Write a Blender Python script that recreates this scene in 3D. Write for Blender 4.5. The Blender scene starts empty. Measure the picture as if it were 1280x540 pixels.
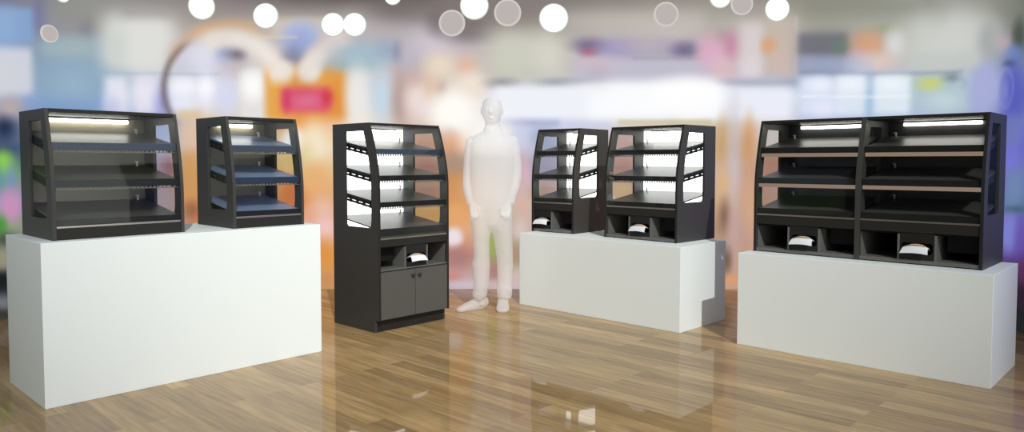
import bpy, bmesh, math, random
import numpy as np
from mathutils import Vector, Matrix
random.seed(7)
scene = bpy.context.scene
COL = scene.collection
PI = math.pi

# ------------------------------------------------------------------ helpers
def link(name, bm, m, parent=None, smooth=False, loc=None):
    me = bpy.data.meshes.new(name)
    bmesh.ops.recalc_face_normals(bm, faces=bm.faces[:])
    bm.to_mesh(me); bm.free()
    if m: me.materials.append(m)
    if smooth:
        for p in me.polygons: p.use_smooth = True
    o = bpy.data.objects.new(name, me); COL.objects.link(o)
    if parent: o.parent = parent
    if loc: o.location = loc
    return o
def tag(o, label=None, cat=None, group=None, kind=None):
    if label: o['label'] = label
    if cat: o['category'] = cat
    if group: o['group'] = group
    if kind: o['kind'] = kind
    return o
def empty(name, loc, rz=0):
    o = bpy.data.objects.new(name, None); COL.objects.link(o)
    o.location = loc; o.rotation_euler = (0, 0, rz); o.empty_display_size = .1
    return o
def box(bm, x0, x1, y0, y1, z0, z1, bev=0):
    r = bmesh.ops.create_cube(bm, size=1)
    vs = r['verts']
    for v in vs:
        v.co = Vector((x0 + (v.co.x + .5) * (x1 - x0), y0 + (v.co.y + .5) * (y1 - y0), z0 + (v.co.z + .5) * (z1 - z0)))
    if bev:
        es = list({e for v in vs for e in v.link_edges})
        bmesh.ops.bevel(bm, geom=es, offset=bev, segments=2, profile=.6, affect='EDGES')
    return vs
def slab(pts, holes, vec):
    """flat outline with holes, pushed along vec into a solid"""
    bm = bmesh.new(); edges = []
    for loop in [pts] + list(holes):
        vs = [bm.verts.new(p) for p in loop]
        for i in range(len(vs)): edges.append(bm.edges.new((vs[i], vs[(i + 1) % len(vs)])))
    bmesh.ops.triangle_fill(bm, use_beauty=True, use_dissolve=False, edges=edges)
    g = bmesh.ops.extrude_face_region(bm, geom=bm.faces[:])
    for v in [e for e in g['geom'] if isinstance(e, bmesh.types.BMVert)]: v.co += Vector(vec)
    return bm
def round_rect(a0, a1, b0, b1, r, n=5):
    out = []
    for ca, cb, st in ((a1 - r, b1 - r, 0), (a0 + r, b1 - r, 90), (a0 + r, b0 + r, 180), (a1 - r, b0 + r, 270)):
        for i in range(n + 1):
            t = math.radians(st + 90 * i / n); out.append((ca + r * math.cos(t), cb + r * math.sin(t)))
    return out
def loft(bm, pts, rad, side=(1, 0, 0), n=20, power=2.0):
    """closed skin through elliptic rings; rad = (half width along side, half depth)"""
    P = [Vector(p) for p in pts]; rings = []
    for i, p in enumerate(P):
        t = (P[min(i + 1, len(P) - 1)] - P[max(i - 1, 0)]).normalized()
        s = Vector(side); s = (s - t * s.dot(t)).normalized(); u = t.cross(s)
        a, b = rad[i]; ring = []
        for k in range(n):
            th = 2 * PI * k / n; c, q = math.cos(th), math.sin(th)
            c = math.copysign(abs(c) ** (2 / power), c); q = math.copysign(abs(q) ** (2 / power), q)
            ring.append(bm.verts.new(p + s * a * c + u * b * q))
        rings.append(ring)
    for i in range(len(rings) - 1):
        for k in range(n):
            bm.faces.new((rings[i][k], rings[i][(k + 1) % n], rings[i + 1][(k + 1) % n], rings[i + 1][k]))
    bm.faces.new(rings[0][::-1]); bm.faces.new(rings[-1])

# ------------------------------------------------------------------ materials
def srgb(h):
    out = []
    for i in (0, 2, 4):
        c = int(h[i:i + 2], 16) / 255
        out.append(c / 12.92 if c <= .04045 else ((c + .055) / 1.055) ** 2.4)
    return out
def mat(name, col, rough=.5, metal=0, coat=0, noise=0, nscale=40, spec=.5, bump=0):
    m = bpy.data.materials.new(name); m.use_nodes = True
    nt = m.node_tree; b = nt.nodes['Principled BSDF']
    b.inputs['Base Color'].default_value = (*col, 1)
    b.inputs['Roughness'].default_value = rough
    b.inputs['Metallic'].default_value = metal
    b.inputs['Coat Weight'].default_value = coat
    b.inputs['Specular IOR Level'].default_value = spec
    tc = nt.nodes.new('ShaderNodeTexCoord'); n = nt.nodes.new('ShaderNodeTexNoise')
    n.inputs['Scale'].default_value = nscale; n.inputs['Detail'].default_value = 4
    nt.links.new(tc.outputs['Object'], n.inputs['Vector'])
    if noise:
        mx = nt.nodes.new('ShaderNodeMix'); mx.data_type = 'RGBA'
        mx.inputs['A'].default_value = (*[c * (1 - noise) for c in col], 1)
        mx.inputs['B'].default_value = (*[min(1, c * (1 + noise)) for c in col], 1)
        nt.links.new(n.outputs['Fac'], mx.inputs['Factor']); nt.links.new(mx.outputs['Result'], b.inputs['Base Color'])
    if bump:
        bp = nt.nodes.new('ShaderNodeBump'); bp.inputs['Strength'].default_value = bump; bp.inputs['Distance'].default_value = .001
        nt.links.new(n.outputs['Fac'], bp.inputs['Height']); nt.links.new(bp.outputs['Normal'], b.inputs['Normal'])
    return m
def emit(name, col, strength):
    m = bpy.data.materials.new(name); m.use_nodes = True
    nt = m.node_tree; nt.nodes.clear()
    e = nt.nodes.new('ShaderNodeEmission'); o = nt.nodes.new('ShaderNodeOutputMaterial')
    e.inputs['Color'].default_value = (*col, 1); e.inputs['Strength'].default_value = strength
    nt.links.new(e.outputs[0], o.inputs[0]); return m
def glass(name, tint, refl=1.0):
    m = bpy.data.materials.new(name); m.use_nodes = True
    nt = m.node_tree; nt.nodes.clear()
    t = nt.nodes.new('ShaderNodeBsdfTransparent'); g = nt.nodes.new('ShaderNodeBsdfGlossy')
    lw = nt.nodes.new('ShaderNodeLayerWeight'); lw.inputs['Blend'].default_value = .5
    pw = nt.nodes.new('ShaderNodeMath'); pw.operation = 'POWER'; pw.inputs[1].default_value = 4
    mr = nt.nodes.new('ShaderNodeMapRange'); mr.inputs['To Min'].default_value = .03 * refl; mr.inputs['To Max'].default_value = .4 * refl
    mx = nt.nodes.new('ShaderNodeMixShader'); o = nt.nodes.new('ShaderNodeOutputMaterial')
    t.inputs['Color'].default_value = (*tint, 1); g.inputs['Roughness'].default_value = .02
    nt.links.new(lw.outputs['Facing'], pw.inputs[0]); nt.links.new(pw.outputs[0], mr.inputs['Value']); nt.links.new(mr.outputs[0], mx.inputs['Fac'])
    nt.links.new(t.outputs[0], mx.inputs[1]); nt.links.new(g.outputs[0], mx.inputs[2]); nt.links.new(mx.outputs[0], o.inputs[0])
    return m
M = {
 'black': mat('black_powder_coat', (.043, .041, .037), .48, noise=.08, nscale=300, bump=.15, spec=.35),
 'black2': mat('black_lacquer', (.018, .017, .015), .5, noise=.05, nscale=200, spec=.25),
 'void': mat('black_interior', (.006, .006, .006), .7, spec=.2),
 'inner': mat('dark_grey_interior', (.13, .125, .11), .35, noise=.12, nscale=60),
 'shelf_metal': mat('brushed_dark_steel', (.075, .071, .062), .38, metal=.15, noise=.15, nscale=25),
 'shelf_blue': mat('bluish_steel', (.20, .27, .42), .35, metal=.2, noise=.15, nscale=12),  # blue of a reflection put into the base colour
 'lip_navy': mat('navy_enamel', (.020, .032, .066), .35, noise=.08, nscale=40),
 'lip_black': mat('black_enamel', (.014, .014, .014), .4, noise=.05, spec=.25),
 'back_olive': mat('smoked_bronze_panel', (.24, .215, .15), .3, noise=.18, nscale=5),
 'back_dark': mat('smoked_black_panel', (.03, .031, .03), .22, noise=.1, nscale=5),
 'steel': mat('satin_steel_trim', (.42, .38, .33), .3, metal=.9, noise=.1),
 'beige': emit('warm_light_strip', srgb('988474'), .9),  # beige strip with an added glow that lights the tiers below
 'tooth': mat('brown_comb_strip', (.16, .14, .10), .5, noise=.3, nscale=60),
 'door': mat('grey_laminate', (.078, .073, .066), .5, noise=.05, nscale=20),
 'knob': mat('black_knob', (.01, .01, .01), .3),
 'cubby': mat('cubby_grey_board', (.12, .115, .105), .5, noise=.08, nscale=30),
 'led_small': emit('shelf_led_light', (1, .95, .82), 7.0),  # added fill glow for the lower tiers, no visible source
 'clip': mat('white_plastic_clip', (.75, .75, .72), .4),
 'plinth': mat('white_plinth_paint', (.80, .83, .81), .6, noise=.012, nscale=3, spec=.3),
 'napkin': mat('white_napkin_paper', (.74, .74, .76), .8, noise=.03, nscale=80, spec=.1),
 'kraft': mat('tan_paper', (.55, .38, .24), .8, noise=.1, nscale=60, spec=.1),
 'led': emit('led_bar_light', (1, .97, .90), 9.0),
 'lightbox': emit('white_light_panel', (1, 1, 1), 3.2),
 'side_glass': glass('side_window_glass', (.93, .94, .93), .2),
 'glass': glass('clear_glass', (.95, .96, .95), .55),
}

# ------------------------------------------------------------------ display cabinet
T = .018
def make_cabinet(name, label, origin, theta, widths, d, h, rec, levels, line, cub=None, glow=False,
                 shelf='shelf_metal', lips=None, back='back_dark', strip='comb', flap='right', door=None, cells=None, clip_side='left', edge=True):
    root = empty(name, origin, theta); tag(root, label, 'display cabinet')
    W = sum(widths); h0 = h - .47
    def fy(z): return rec * max(0, (z - h0) / .47) ** 1.6
    win0, win1 = levels[-1] + .005, h - .06
    kick = door['kick'] if door else 0
    def side(x, nm='side_panel', tt=T):
        z_b = kick if door else 0
        pts = [(0, z_b)]
        for i in range(0, 15): z = h0 + .47 * i / 14; pts.append((fy(z), z))
        pts += [(d, h), (d, 0)]
        if door: pts += [(door['kr'], 0), (door['kr'], z_b)]
        hole = []
        yb = d - .165; r = .025
        zs = [win0 + (win1 - win0) * i / 12 for i in range(13)]
        hole += [(fy(z) + .085, z) for z in zs[1:]]
        hole += [(yb, win1), (yb, win0 + r)]
        hole += [(yb - r * (1 - math.cos(a)), win0 + r - r * math.sin(a)) for a in (PI / 6, PI / 3, PI / 2)]
        hole += [(fy(win0) + .085 + r, win0), (fy(win0) + .085 + .3 * r, win0 + .3 * r)]
        bm = slab([(x, a, b) for a, b in pts], [[(x, a, b) for a, b in hole]], (tt, 0, 0))
        s = link(nm, bm, M['black'], root)
        link('side_glass', slab([(x + tt / 2 - .002, a, b) for a, b in hole], [], (.004, 0, 0)), M['side_glass'], s)
        return s
    side(0); side(W - T)
    if edge:
        for xe_ in [0, W - T]:
            zs_ = [kick + (h - kick) * i / 30 for i in range(31)]
            link('edge_band', slab([(xe_ + .0005, fy(z) - .0025, z) for z in zs_] + [(xe_ + .0005, fy(z) + .002, z) for z in zs_[::-1]], [], (T - .001, 0, 0)), M['black2'], root)
    x = 0
    for w in widths[:-1]:
        x += w; side(x - T * .9, 'partition_panel', T * 1.8)
    # carcass
    bm = bmesh.new(); box(bm, T, W - T, rec - .002, d, h - .02, h, .002); link('top_panel', bm, M['black2'], root)
    bm = bmesh.new(); box(bm, T, W - T, d - .016, d, kick, h - .02); link('back_panel', bm, M['black2'], root)
    base_top = levels[-1] - .055
    bm = bmesh.new(); box(bm, T, W - T, .012, d - .016, base_top - .02, base_top); link('base_deck', bm, M['inner'], root)
    x0 = 0
    for bi, w in enumerate(widths):
        a = x0 + (T if bi == 0 else T * .9); b = x0 + w - (T if bi == len(widths) - 1 else T * .9)
        # rear lining or light box
        bm = bmesh.new(); box(bm, a + .002, b - .002, d - .03, d - .0165, base_top + .002, h - .022)
        link('light_panel' if glow else 'rear_lining', bm, M['lightbox'] if glow else M[back], root)
        # lamp bar
        fx = bmesh.new(); box(fx, a + .10, b - .10, d - .066, d - .0305, h - .030, h - .0205); fo = link('lamp_housing', fx, M['black2'], root)
        bm = bmesh.new(); box(bm, a + .105, b - .105, d - .062, d - .036, h - .050, h - .030, .004)
        link('lamp_tube', bm, M['led'], fo)
        # front glass
        zs = [line + .01 + (h - .024 - line - .01) * i / 20 for i in range(21)]
        bm = bmesh.new(); rows = []
        for z in zs: rows.append([bm.verts.new((a + .001, fy(z) + .004, z)), bm.verts.new((b - .001, fy(z) + .004, z)), bm.verts.new((b - .001, fy(z) + .008, z)), bm.verts.new((a + .001, fy(z) + .008, z))])
        for i in range(20):
            for k in range(4): bm.faces.new((rows[i][k], rows[i][(k + 1) % 4], rows[i + 1][(k + 1) % 4], rows[i + 1][k]))
        bm.faces.new(rows[0][::-1]); bm.faces.new(rows[-1])
        link('front_glass', bm, M['glass'], root, smooth=False)
        # shelves
        rise = .08
        for li, lz in enumerate(levels):
            y0 = fy(lz) + .014; y1 = d - .035; last = li == len(levels) - 1
            def zt(y): return lz - .004 + rise * (y - y0) / (y1 - y0)
            pts = [(y0, zt(y0)), (y1, zt(y1)), (y1, zt(y1) - .01), (y0, zt(y0) - .01)]
            sh = link('display_deck' if last else 'shelf', slab([(a + .004, p, q) for p, q in pts], [], (b - a - .008, 0, 0)), M[shelf], root)
            lipm = M[(lips or ['lip_black'] * 9)[li]]
            bm = bmesh.new(); box(bm, a + .003, b - .003, y0 - .003, y0 + .006, lz - .040, lz, .0015)
            link('front_lip', bm, lipm, sh)
            bm = bmesh.new(); xc = (a + .06) if clip_side == 'left' else (b - .06)
            box(bm, xc - .005, xc + .005, y1 - .03, y1 - .022, zt(y1 - .03), zt(y1 - .03) + .03, .001); box(bm, xc - .012, xc + .005, y1 - .034, y1 - .02, zt(y1 - .03) + .022, zt(y1 - .03) + .03, .001)
            link('price_clip', bm, M['clip'], sh)
            if last: continue
            # strip under the lip
            bm = bmesh.new(); zz = lz - .040
            if strip == 'comb':
                n = int((b - a - .02) / .022)
                for i in range(n):
                    xx = a + .01 + i * (b - a - .02) / n; box(bm, xx, xx + .011, y0 + .001, y0 + .005, zz - .011, zz)
                box(bm, a + .005, b - .005, y0 + .001, y0 + .005, zz - .014, zz - .010)
                link('comb_strip', bm, M['tooth'] if not glow else M['inner'], sh)
                if not glow:
                    bm = bmesh.new(); box(bm, a + .02, b - .02, y0 + .008, y0 + .018, zz + .004, zz + .014, .001); link('shelf_lamp', bm, M['led_small'], sh)  # added glow bar hidden behind the lip, brightens the lower tiers
            else:
                box(bm, a + .005, b - .005, y0 + .0015, y0 + .0065, zz - .025, zz + .001, .001); link('light_strip', bm, M['beige'], sh)  # beige strip, glow added to light the tier below
            # slotted rails under both ends
            for xr in (a + .005, b - .011):
                bm = bmesh.new(); nn = 6; L = y1 - y0 - .02
                for i in range(nn):
                    ya = y0 + .01 + L * i / nn; yb2 = ya + L / nn
                    for (p, q, u, v) in ((ya, ya + .030, .010, .060), (ya, yb2, .010, .036), (ya, yb2, .0415, .058)):
                        bm2 = [(xr, p, zt(p) - v), (xr, q, zt(q) - v), (xr, q, zt(q) - u), (xr, p, zt(p) - u)]
                        vs = [bm.verts.new(c) for c in bm2] + [bm.verts.new((c[0] + .006, c[1], c[2])) for c in bm2]
                        for f in ((0, 1, 2, 3), (7, 6, 5, 4), (0, 4, 5, 1), (1, 5, 6, 2), (2, 6, 7, 3), (3, 7, 4, 0)): bm.faces.new([vs[k] for k in f])
                link('slotted_rail', bm, M['black2'], sh)
        # trim line and fascia
        bm = bmesh.new(); box(bm, a + .002, b - .002, .002, .02, line - .005, line + .006, .002); link('front_trim', bm, M['steel'], root)
        ft = line - .006; fb = cub[1] if cub else 0.0
        bm = bmesh.new(); box(bm, a, b, .004, .022, fb, ft, .0015); link('fascia', bm, M['black2'], root)
        bm = bmesh.new(); box(bm, a, b, .012, .02, line + .006, levels[-1] - .04); link('inner_fascia', bm, M['lip_black'], root)
        if cub:
            z0, z1 = cub
            bm = bmesh.new(); box(bm, a, b, .004, d - .02, z0 - .022, z0, .001); link('cubby_floor', bm, M['cubby'], root)
            bm = bmesh.new(); box(bm, a, b, d - .03, d - .018, z0, base_top - .021); link('cubby_back', bm, M['void'], root)
            bm = bmesh.new(); box(bm, a, b, .03, d - .031, z1 - .012, z1); link('cubby_ceiling', bm, M['void'], root)
            for xs_ in (a, b - .003):
                bm = bmesh.new(); box(bm, xs_, xs_ + .003, .03, d - .031, z0, z1 - .012); link('cubby_cheek', bm, M['cubby'], root)
            cs = cells; bw = b - a; xx = a
            for ci, (kind, fr) in enumerate(cs):
                xe = xx + fr * bw
                if ci < len(cs) - 1:
                    bm = bmesh.new(); box(bm, xe - .006, xe + .006, .006, d - .031, z0, z1 - .012, .001); link('divider', bm, M['cubby'], root)
                if kind == 'n':
                    hole = [(p, .010, q) for p, q in round_rect((xx + xe) / 2 - .088, (xx + xe) / 2 + .088, z0 + .035, z0 + .105, .02)]
                    bm = slab([(xx + .007, .010, z0), (xe - .007, .010, z0), (xe - .007, .010, z1), (xx + .007, .010, z1)], [hole], (0, .008, 0))
                    link('dispenser_panel', bm, M['lip_black'], root)
                    bm = bmesh.new(); box(bm, xx + .012, xe - .012, .02, .2, z0 + .025, z0 + .033); link('dispenser_tray', bm, M['void'], root)
                    bm = bmesh.new(); box(bm, xx + .0065, xe - .0065, .2, .206, z0, z1 - .012); link('dispenser_back', bm, M['void'], root)
                    napkins(root, (xx + xe) / 2, z0 + .033, flap)
                if kind == 'f':
                    bm = bmesh.new()
                    if flap == 'right': box(bm, xx + .045, xe - .007, .09, .10, z0 + .055, z1 - .0125)
                    else: box(bm, xx + .007, xe - .045, .09, .10, z0 + .055, z1 - .0125)
                    link('waste_flap', bm, M['void'], root)
                xx = xe
        x0 += w
    if door:
        a, b = T, W - T; mid = (a + b) / 2
        bm = bmesh.new(); box(bm, a, b, door['kr'], door['kr'] + .016, 0, kick + .002); link('kick_board', bm, M['black2'], root)
        bm = bmesh.new(); box(bm, a, b, .024, d - .02, kick, kick + .018); link('cabinet_floor', bm, M['black2'], root)
        bm = bmesh.new(); box(bm, a, b, .0, .022, door['top'] + .002, door['top'] + .010, .001); link('door_rail', bm, M['black2'], root)
        for s in (0, 1):
            xa, xb = (a + .001, mid - .002) if s == 0 else (mid + .002, b - .001)
            bm = bmesh.new(); box(bm, xa, xb, 0, .02, kick + .003, door['top'], .0015)
            dr = link('door', bm, M['door'], root); tag(dr, 'grey laminate door')
            kx = mid - .032 if s == 0 else mid + .032
            bm = bmesh.new()
            loft(bm, [(kx, .0, door['top'] - .045), (kx, -.012, door['top'] - .045), (kx, -.014, door['top'] - .045), (kx, -.022, door['top'] - .045), (kx, -.025, door['top'] - .045)],
                 [(.006, .006), (.006, .006), (.013, .013), (.014, .014), (.010, .010)], side=(1, 0, 0), n=18)
            link('knob', bm, M['knob'], dr, smooth=False)
    return root

NAPK = []
def napkins(root, uc, z, flap):
    """a bundle of folded napkins bulging out of the slot"""
    NAPK.append((root, uc, z, flap))
def build_napkins(root, uc, z, flap, label):
    mx = Matrix.Translation(root.location) @ Matrix.Rotation(root.rotation_euler.z, 4, 'Z')
    o = empty('napkin_stack', mx @ Vector((uc, .004, z)), root.rotation_euler.z)
    tag(o, label, 'napkins', 'napkin stacks in the dispenser slots')
    sg = 1 if flap == 'right' else -1
    def leaf(prof, w0, w1, ext, bulge, th, nm, m):
        """sheet swept along a profile of (y, z) points, from inside the slot out over the edge"""
        bm = bmesh.new(); nx = 16; ny = len(prof) - 1; g = {}
        for i in range(nx + 1):
            for j, (y, zz) in enumerate(prof):
                u = i / nx * 2 - 1; v = j / ny; w = w0 + (w1 - w0) * v
                x = u * w - (sg * ext * v * v * max(0, -sg * u) ** 2)
                b_ = bulge * (1 - u * u)
                dz = -.010 * abs(u) ** 3 * (1 - v) + b_
                for t in (0, 1): g[t, i, j] = bm.verts.new((x, y - b_ * .6 * v - (th if t else 0) * v, zz + dz + (th if t else 0) * (1 - v * .7)))
        for t in (0, 1):
            for i in range(nx):
                for j in range(ny):
                    q = (g[t, i, j], g[t, i + 1, j], g[t, i + 1, j + 1], g[t, i, j + 1]); bm.faces.new(q if t else q[::-1])
        for i in range(nx):
            for j in (0, ny): bm.faces.new((g[0, i, j], g[0, i + 1, j], g[1, i + 1, j], g[1, i, j]))
        for j in range(ny):
            for i in (0, nx): bm.faces.new((g[0, i, j], g[0, i, j + 1], g[1, i, j + 1], g[1, i, j]))
        return link(nm, bm, m, o, smooth=False)
    leaf([(.06, .030), (.02, .044), (-.003, .049), (-.016, .043), (-.025, .026), (-.030, .006)], .064, .070, .016, .006, .006, 'folded_napkins', M['napkin'])
    k = leaf([(.06, .040), (.03, .054), (.006, .060), (-.006, .058), (-.014, .055)], .046, .050, .0, .005, .003, 'paper_band', M['kraft']); tag(k, 'tan paper band')
    return o
FLOOR_A = (.46, .30, .130); FLOOR_B = (.28, .172, .072); FLOOR_COAT = .65
PERSON_A = .5
WORLD_C = (.93, .98, 1.0); WORLD_LO = .05; WORLD_HI = 1.6; WORLD_V = (.85, -.5, -.1)
SPOT_T = (.1, 6.0, .4); SPOT_D = (.185, -.771, .609); SPOT_R = 40; SPOT_E = 54000; SPOT_A = 11.4
BASE = [
 (-4.908, [(2.567, '7a7a90'), (2.376, '8090b5'), (2.184, '90a8cc'), (1.992, 'b8c0cc'), (1.8, 'b0b8c8'), (1.608, '80808c'), (1.384, '40506c'), (1.192, '78a060'), (0.969, 'a890c0'), (0.745, '80a070'), (0.521, '787868'), (0.297, '2c3034'), (0.009, '48443c')]),
 (-4.397, [(2.671, '85858c'), (2.465, '8c8ea8'), (2.258, '8f9fae'), (2.051, '90a8bc'), (1.844, '8caad0'), (1.636, '7090c0'), (1.394, '507090'), (1.186, '6080a0'), (0.943, '9888a8'), (0.7, 'a880a0'), (0.456, '888080'), (0.212, '504c50'), (-0.101, '504c48')]),
 (-3.941, [(2.753, '95938f'), (2.535, '999894'), (2.317, 'a2aab0'), (2.098, '98aec0'), (1.878, '98b4d4'), (1.658, '90a8cc'), (1.401, '90a0c0'), (1.181, '9090a8'), (0.923, 'a890b0'), (0.665, 'a888a0'), (0.406, '888080'), (0.146, '686060'), (-0.188, '605850')]),
 (-3.495, [(2.816, '928e8c'), (2.589, 'b8b6b2'), (2.361, 'd4d4cf'), (2.133, 'c6cdd4'), (1.904, 'c8cee4'), (1.675, '9ca4d4'), (1.407, 'b0b4dc'), (1.177, 'a08494'), (0.908, 'aa96a0'), (0.638, 'a89098'), (0.367, '988888'), (0.096, '888080'), (-0.254, '706860')]),
 (-3.038, [(2.856, '8e8683'), (2.624, 'a8a09a'), (2.39, 'c8bcb8'), (2.156, 'c8c8d4'), (1.921, 'd8d8ea'), (1.686, 'dcc8a8'), (1.411, 'd8b898'), (1.174, 'd09c6c'), (0.898, 'cc9060'), (0.62, 'c48058'), (0.342, 'b08068'), (0.062, 'a08070'), (-0.298, '807060')]),
 (-2.548, [(2.868, '80787a'), (2.634, 'b5a9a0'), (2.399, 'd5ccc4'), (2.163, 'dcd6d0'), (1.927, 'e4dcd8'), (1.69, 'e0c8b0'), (1.412, 'e0b890'), (1.174, 'd8a060'), (0.894, 'd08048'), (0.614, 'c87850'), (0.333, 'b88060'), (0.051, 'a88870'), (-0.313, '988070')]),
 (-2.039, [(2.868, '6f6a68'), (2.634, 'c9beb6'), (2.399, 'b5b4c4'), (2.163, 'e0a870'), (1.927, 'e49050'), (1.69, 'ec9850'), (1.412, 'f0e0c0'), (1.174, 'e8c48c'), (0.894, 'dc9868'), (0.614, 'e4b4a4'), (0.333, 'e0a060'), (0.051, 'c89868'), (-0.313, 'a88860')]),
 (-1.529, [(2.868, '6a6460'), (2.634, 'c0b5b0'), (2.399, 'b0b8c4'), (2.163, 'c8d2d8'), (1.927, 'dce0e4'), (1.69, 'f0e8dc'), (1.412, 'e8d0b0'), (1.174, 'e0b890'), (0.894, 'e0b080'), (0.614, 'e0a080'), (0.333, 'd89858'), (0.051, 'c89868'), (-0.313, 'a88860')]),
 (-1.019, [(2.868, '6e6462'), (2.634, 'a69fa0'), (2.399, 'b6b2ba'), (2.163, 'c4b0ac'), (1.927, 'ccb4a8'), (1.69, 'd8c4b8'), (1.412, 'c89c84'), (1.174, 'b08478'), (0.894, 'b08c78'), (0.614, 'c89464'), (0.333, 'b08070'), (0.051, 'b08c80'), (-0.313, 'a08070')]),
 (-0.51, [(2.868, '807674'), (2.634, '857b79'), (2.399, 'c4b8be'), (2.163, 'dcccc0'), (1.927, 'f0e6dc'), (1.69, 'f4eee6'), (1.412, 'e4b090'), (1.174, 'c89c78'), (0.894, 'd89a60'), (0.614, 'e0a87c'), (0.333, 'b88078'), (0.051, 'c8b0b4'), (-0.313, 'b09888')]),
 (0.0, [(2.868, '877c78'), (2.634, '8c837d'), (2.399, 'bcb9ac'), (2.163, 'bcb8b0'), (1.927, 'e4e8f4'), (1.69, 'c8cce0'), (1.412, 'c8c8dc'), (1.174, 'b8a8a4'), (0.894, 'ccc0b4'), (0.614, 'b8a898'), (0.333, '98a070'), (0.051, 'c8b8bc'), (-0.313, 'b09888')]),
 (0.51, [(2.868, '867f7b'), (2.634, '98908b'), (2.399, 'c8c6ba'), (2.163, 'c0beb8'), (1.927, 'f4f6fc'), (1.69, 'd4d8ec'), (1.412, 'aeb4d0'), (1.174, 'b8a8bc'), (0.894, 'd0b4b0'), (0.614, 'dcc0bc'), (0.333, 'c8a498'), (0.051, 'c4a8a8'), (-0.313, 'b09888')]),
 (1.019, [(2.868, '8d8782'), (2.634, 'b0a9a2'), (2.399, 'b0a8bc'), (2.163, 'c0bccc'), (1.927, 'fafafe'), (1.69, 'd8d8d8'), (1.412, 'd0b0a8'), (1.174, 'c09890'), (0.894, 'd0b098'), (0.614, 'c8b0a0'), (0.333, 'b8a090'), (0.051, 'b09890'), (-0.313, 'a89080')]),
 (1.529, [(2.868, '989088'), (2.634, 'b5aea8'), (2.399, 'b4a9b0'), (2.163, 'bebccc'), (1.927, 'fafafe'), (1.69, 'd8d4c4'), (1.412, 'c8a890'), (1.174, 'c8a488'), (0.894, 'c8a890'), (0.614, 'b89888'), (0.333, 'a89080'), (0.051, 'a89088'), (-0.313, 'a08878')]),
 (2.039, [(2.868, '9b958e'), (2.634, 'b5ada6'), (2.399, 'c2a4b0'), (2.163, 'ccb0bc'), (1.927, 'eef0fa'), (1.69, 'd4c8bc'), (1.412, 'ccb090'), (1.174, 'ccb4a8'), (0.894, 'd0a888'), (0.614, 'b09078'), (0.333, 'b89c90'), (0.051, 'c89c80'), (-0.313, 'b08c70')]),
 (2.543, [(2.865, '98928a'), (2.631, 'b8b0a8'), (2.396, 'c8b4a8'), (2.161, 'bcb4bc'), (1.925, 'e4e8f4'), (1.689, 'dccfc8'), (1.412, 'd8b8a0'), (1.174, 'bc9080'), (0.895, 'c09888'), (0.616, 'c8a090'), (0.336, 'c89c88'), (0.055, 'c0988c'), (-0.308, 'a88c80')]),
 (3.016, [(2.835, '928f82'), (2.605, 'a09f94'), (2.375, '84848c'), (2.144, '8c98b4'), (1.912, 'ccd6ec'), (1.68, 'b4c0e0'), (1.409, 'c8b8b0'), (1.176, 'c09888'), (0.903, 'b89080'), (0.629, 'b08880'), (0.355, 'a88078'), (0.08, '987878'), (-0.275, '887068')]),
 (3.474, [(2.779, '94948a'), (2.557, 'a9aaa0'), (2.335, 'bda898'), (2.112, 'b8b8c8'), (1.889, 'd0dcec'), (1.665, 'b4c8e0'), (1.404, 'a8b0d0'), (1.179, 'a898b0'), (0.917, 'a080a0'), (0.653, '9078a0'), (0.39, '886890'), (0.125, '706078'), (-0.215, '605058')]),
 (3.939, [(2.701, 'a0a398'), (2.49, 'b8bab3'), (2.279, 'c4c7c0'), (2.068, 'bcc4c8'), (1.856, 'b8ccd4'), (1.644, 'b0b8d8'), (1.397, 'a0a8d0'), (1.184, '9090c0'), (0.936, '8078b0'), (0.687, '7878b8'), (0.438, '6860a0'), (0.188, '504060'), (-0.133, '403840')]),
 (4.451, [(2.6, '95968d'), (2.403, 'a9aba5'), (2.207, 'a8aaac'), (2.01, 'a4acc0'), (1.814, 'a8b0d0'), (1.617, 'a0a8d0'), (1.387, '9098d0'), (1.19, '8888c8'), (0.961, '8080c8'), (0.73, '7878c8'), (0.5, '605898'), (0.27, '403048'), (-0.026, '282628')]),
 (5.044, [(2.473, '6c7068'), (2.295, '7c7f78'), (2.118, '70809c'), (1.94, '7078b0'), (1.762, '5c62b8'), (1.584, '7078c0'), (1.376, '6c6cc8'), (1.198, '7078b8'), (0.991, '60789c'), (0.783, '6a66b8'), (0.575, '584080'), (0.368, '302838'), (0.101, '202222')]),
]
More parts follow.
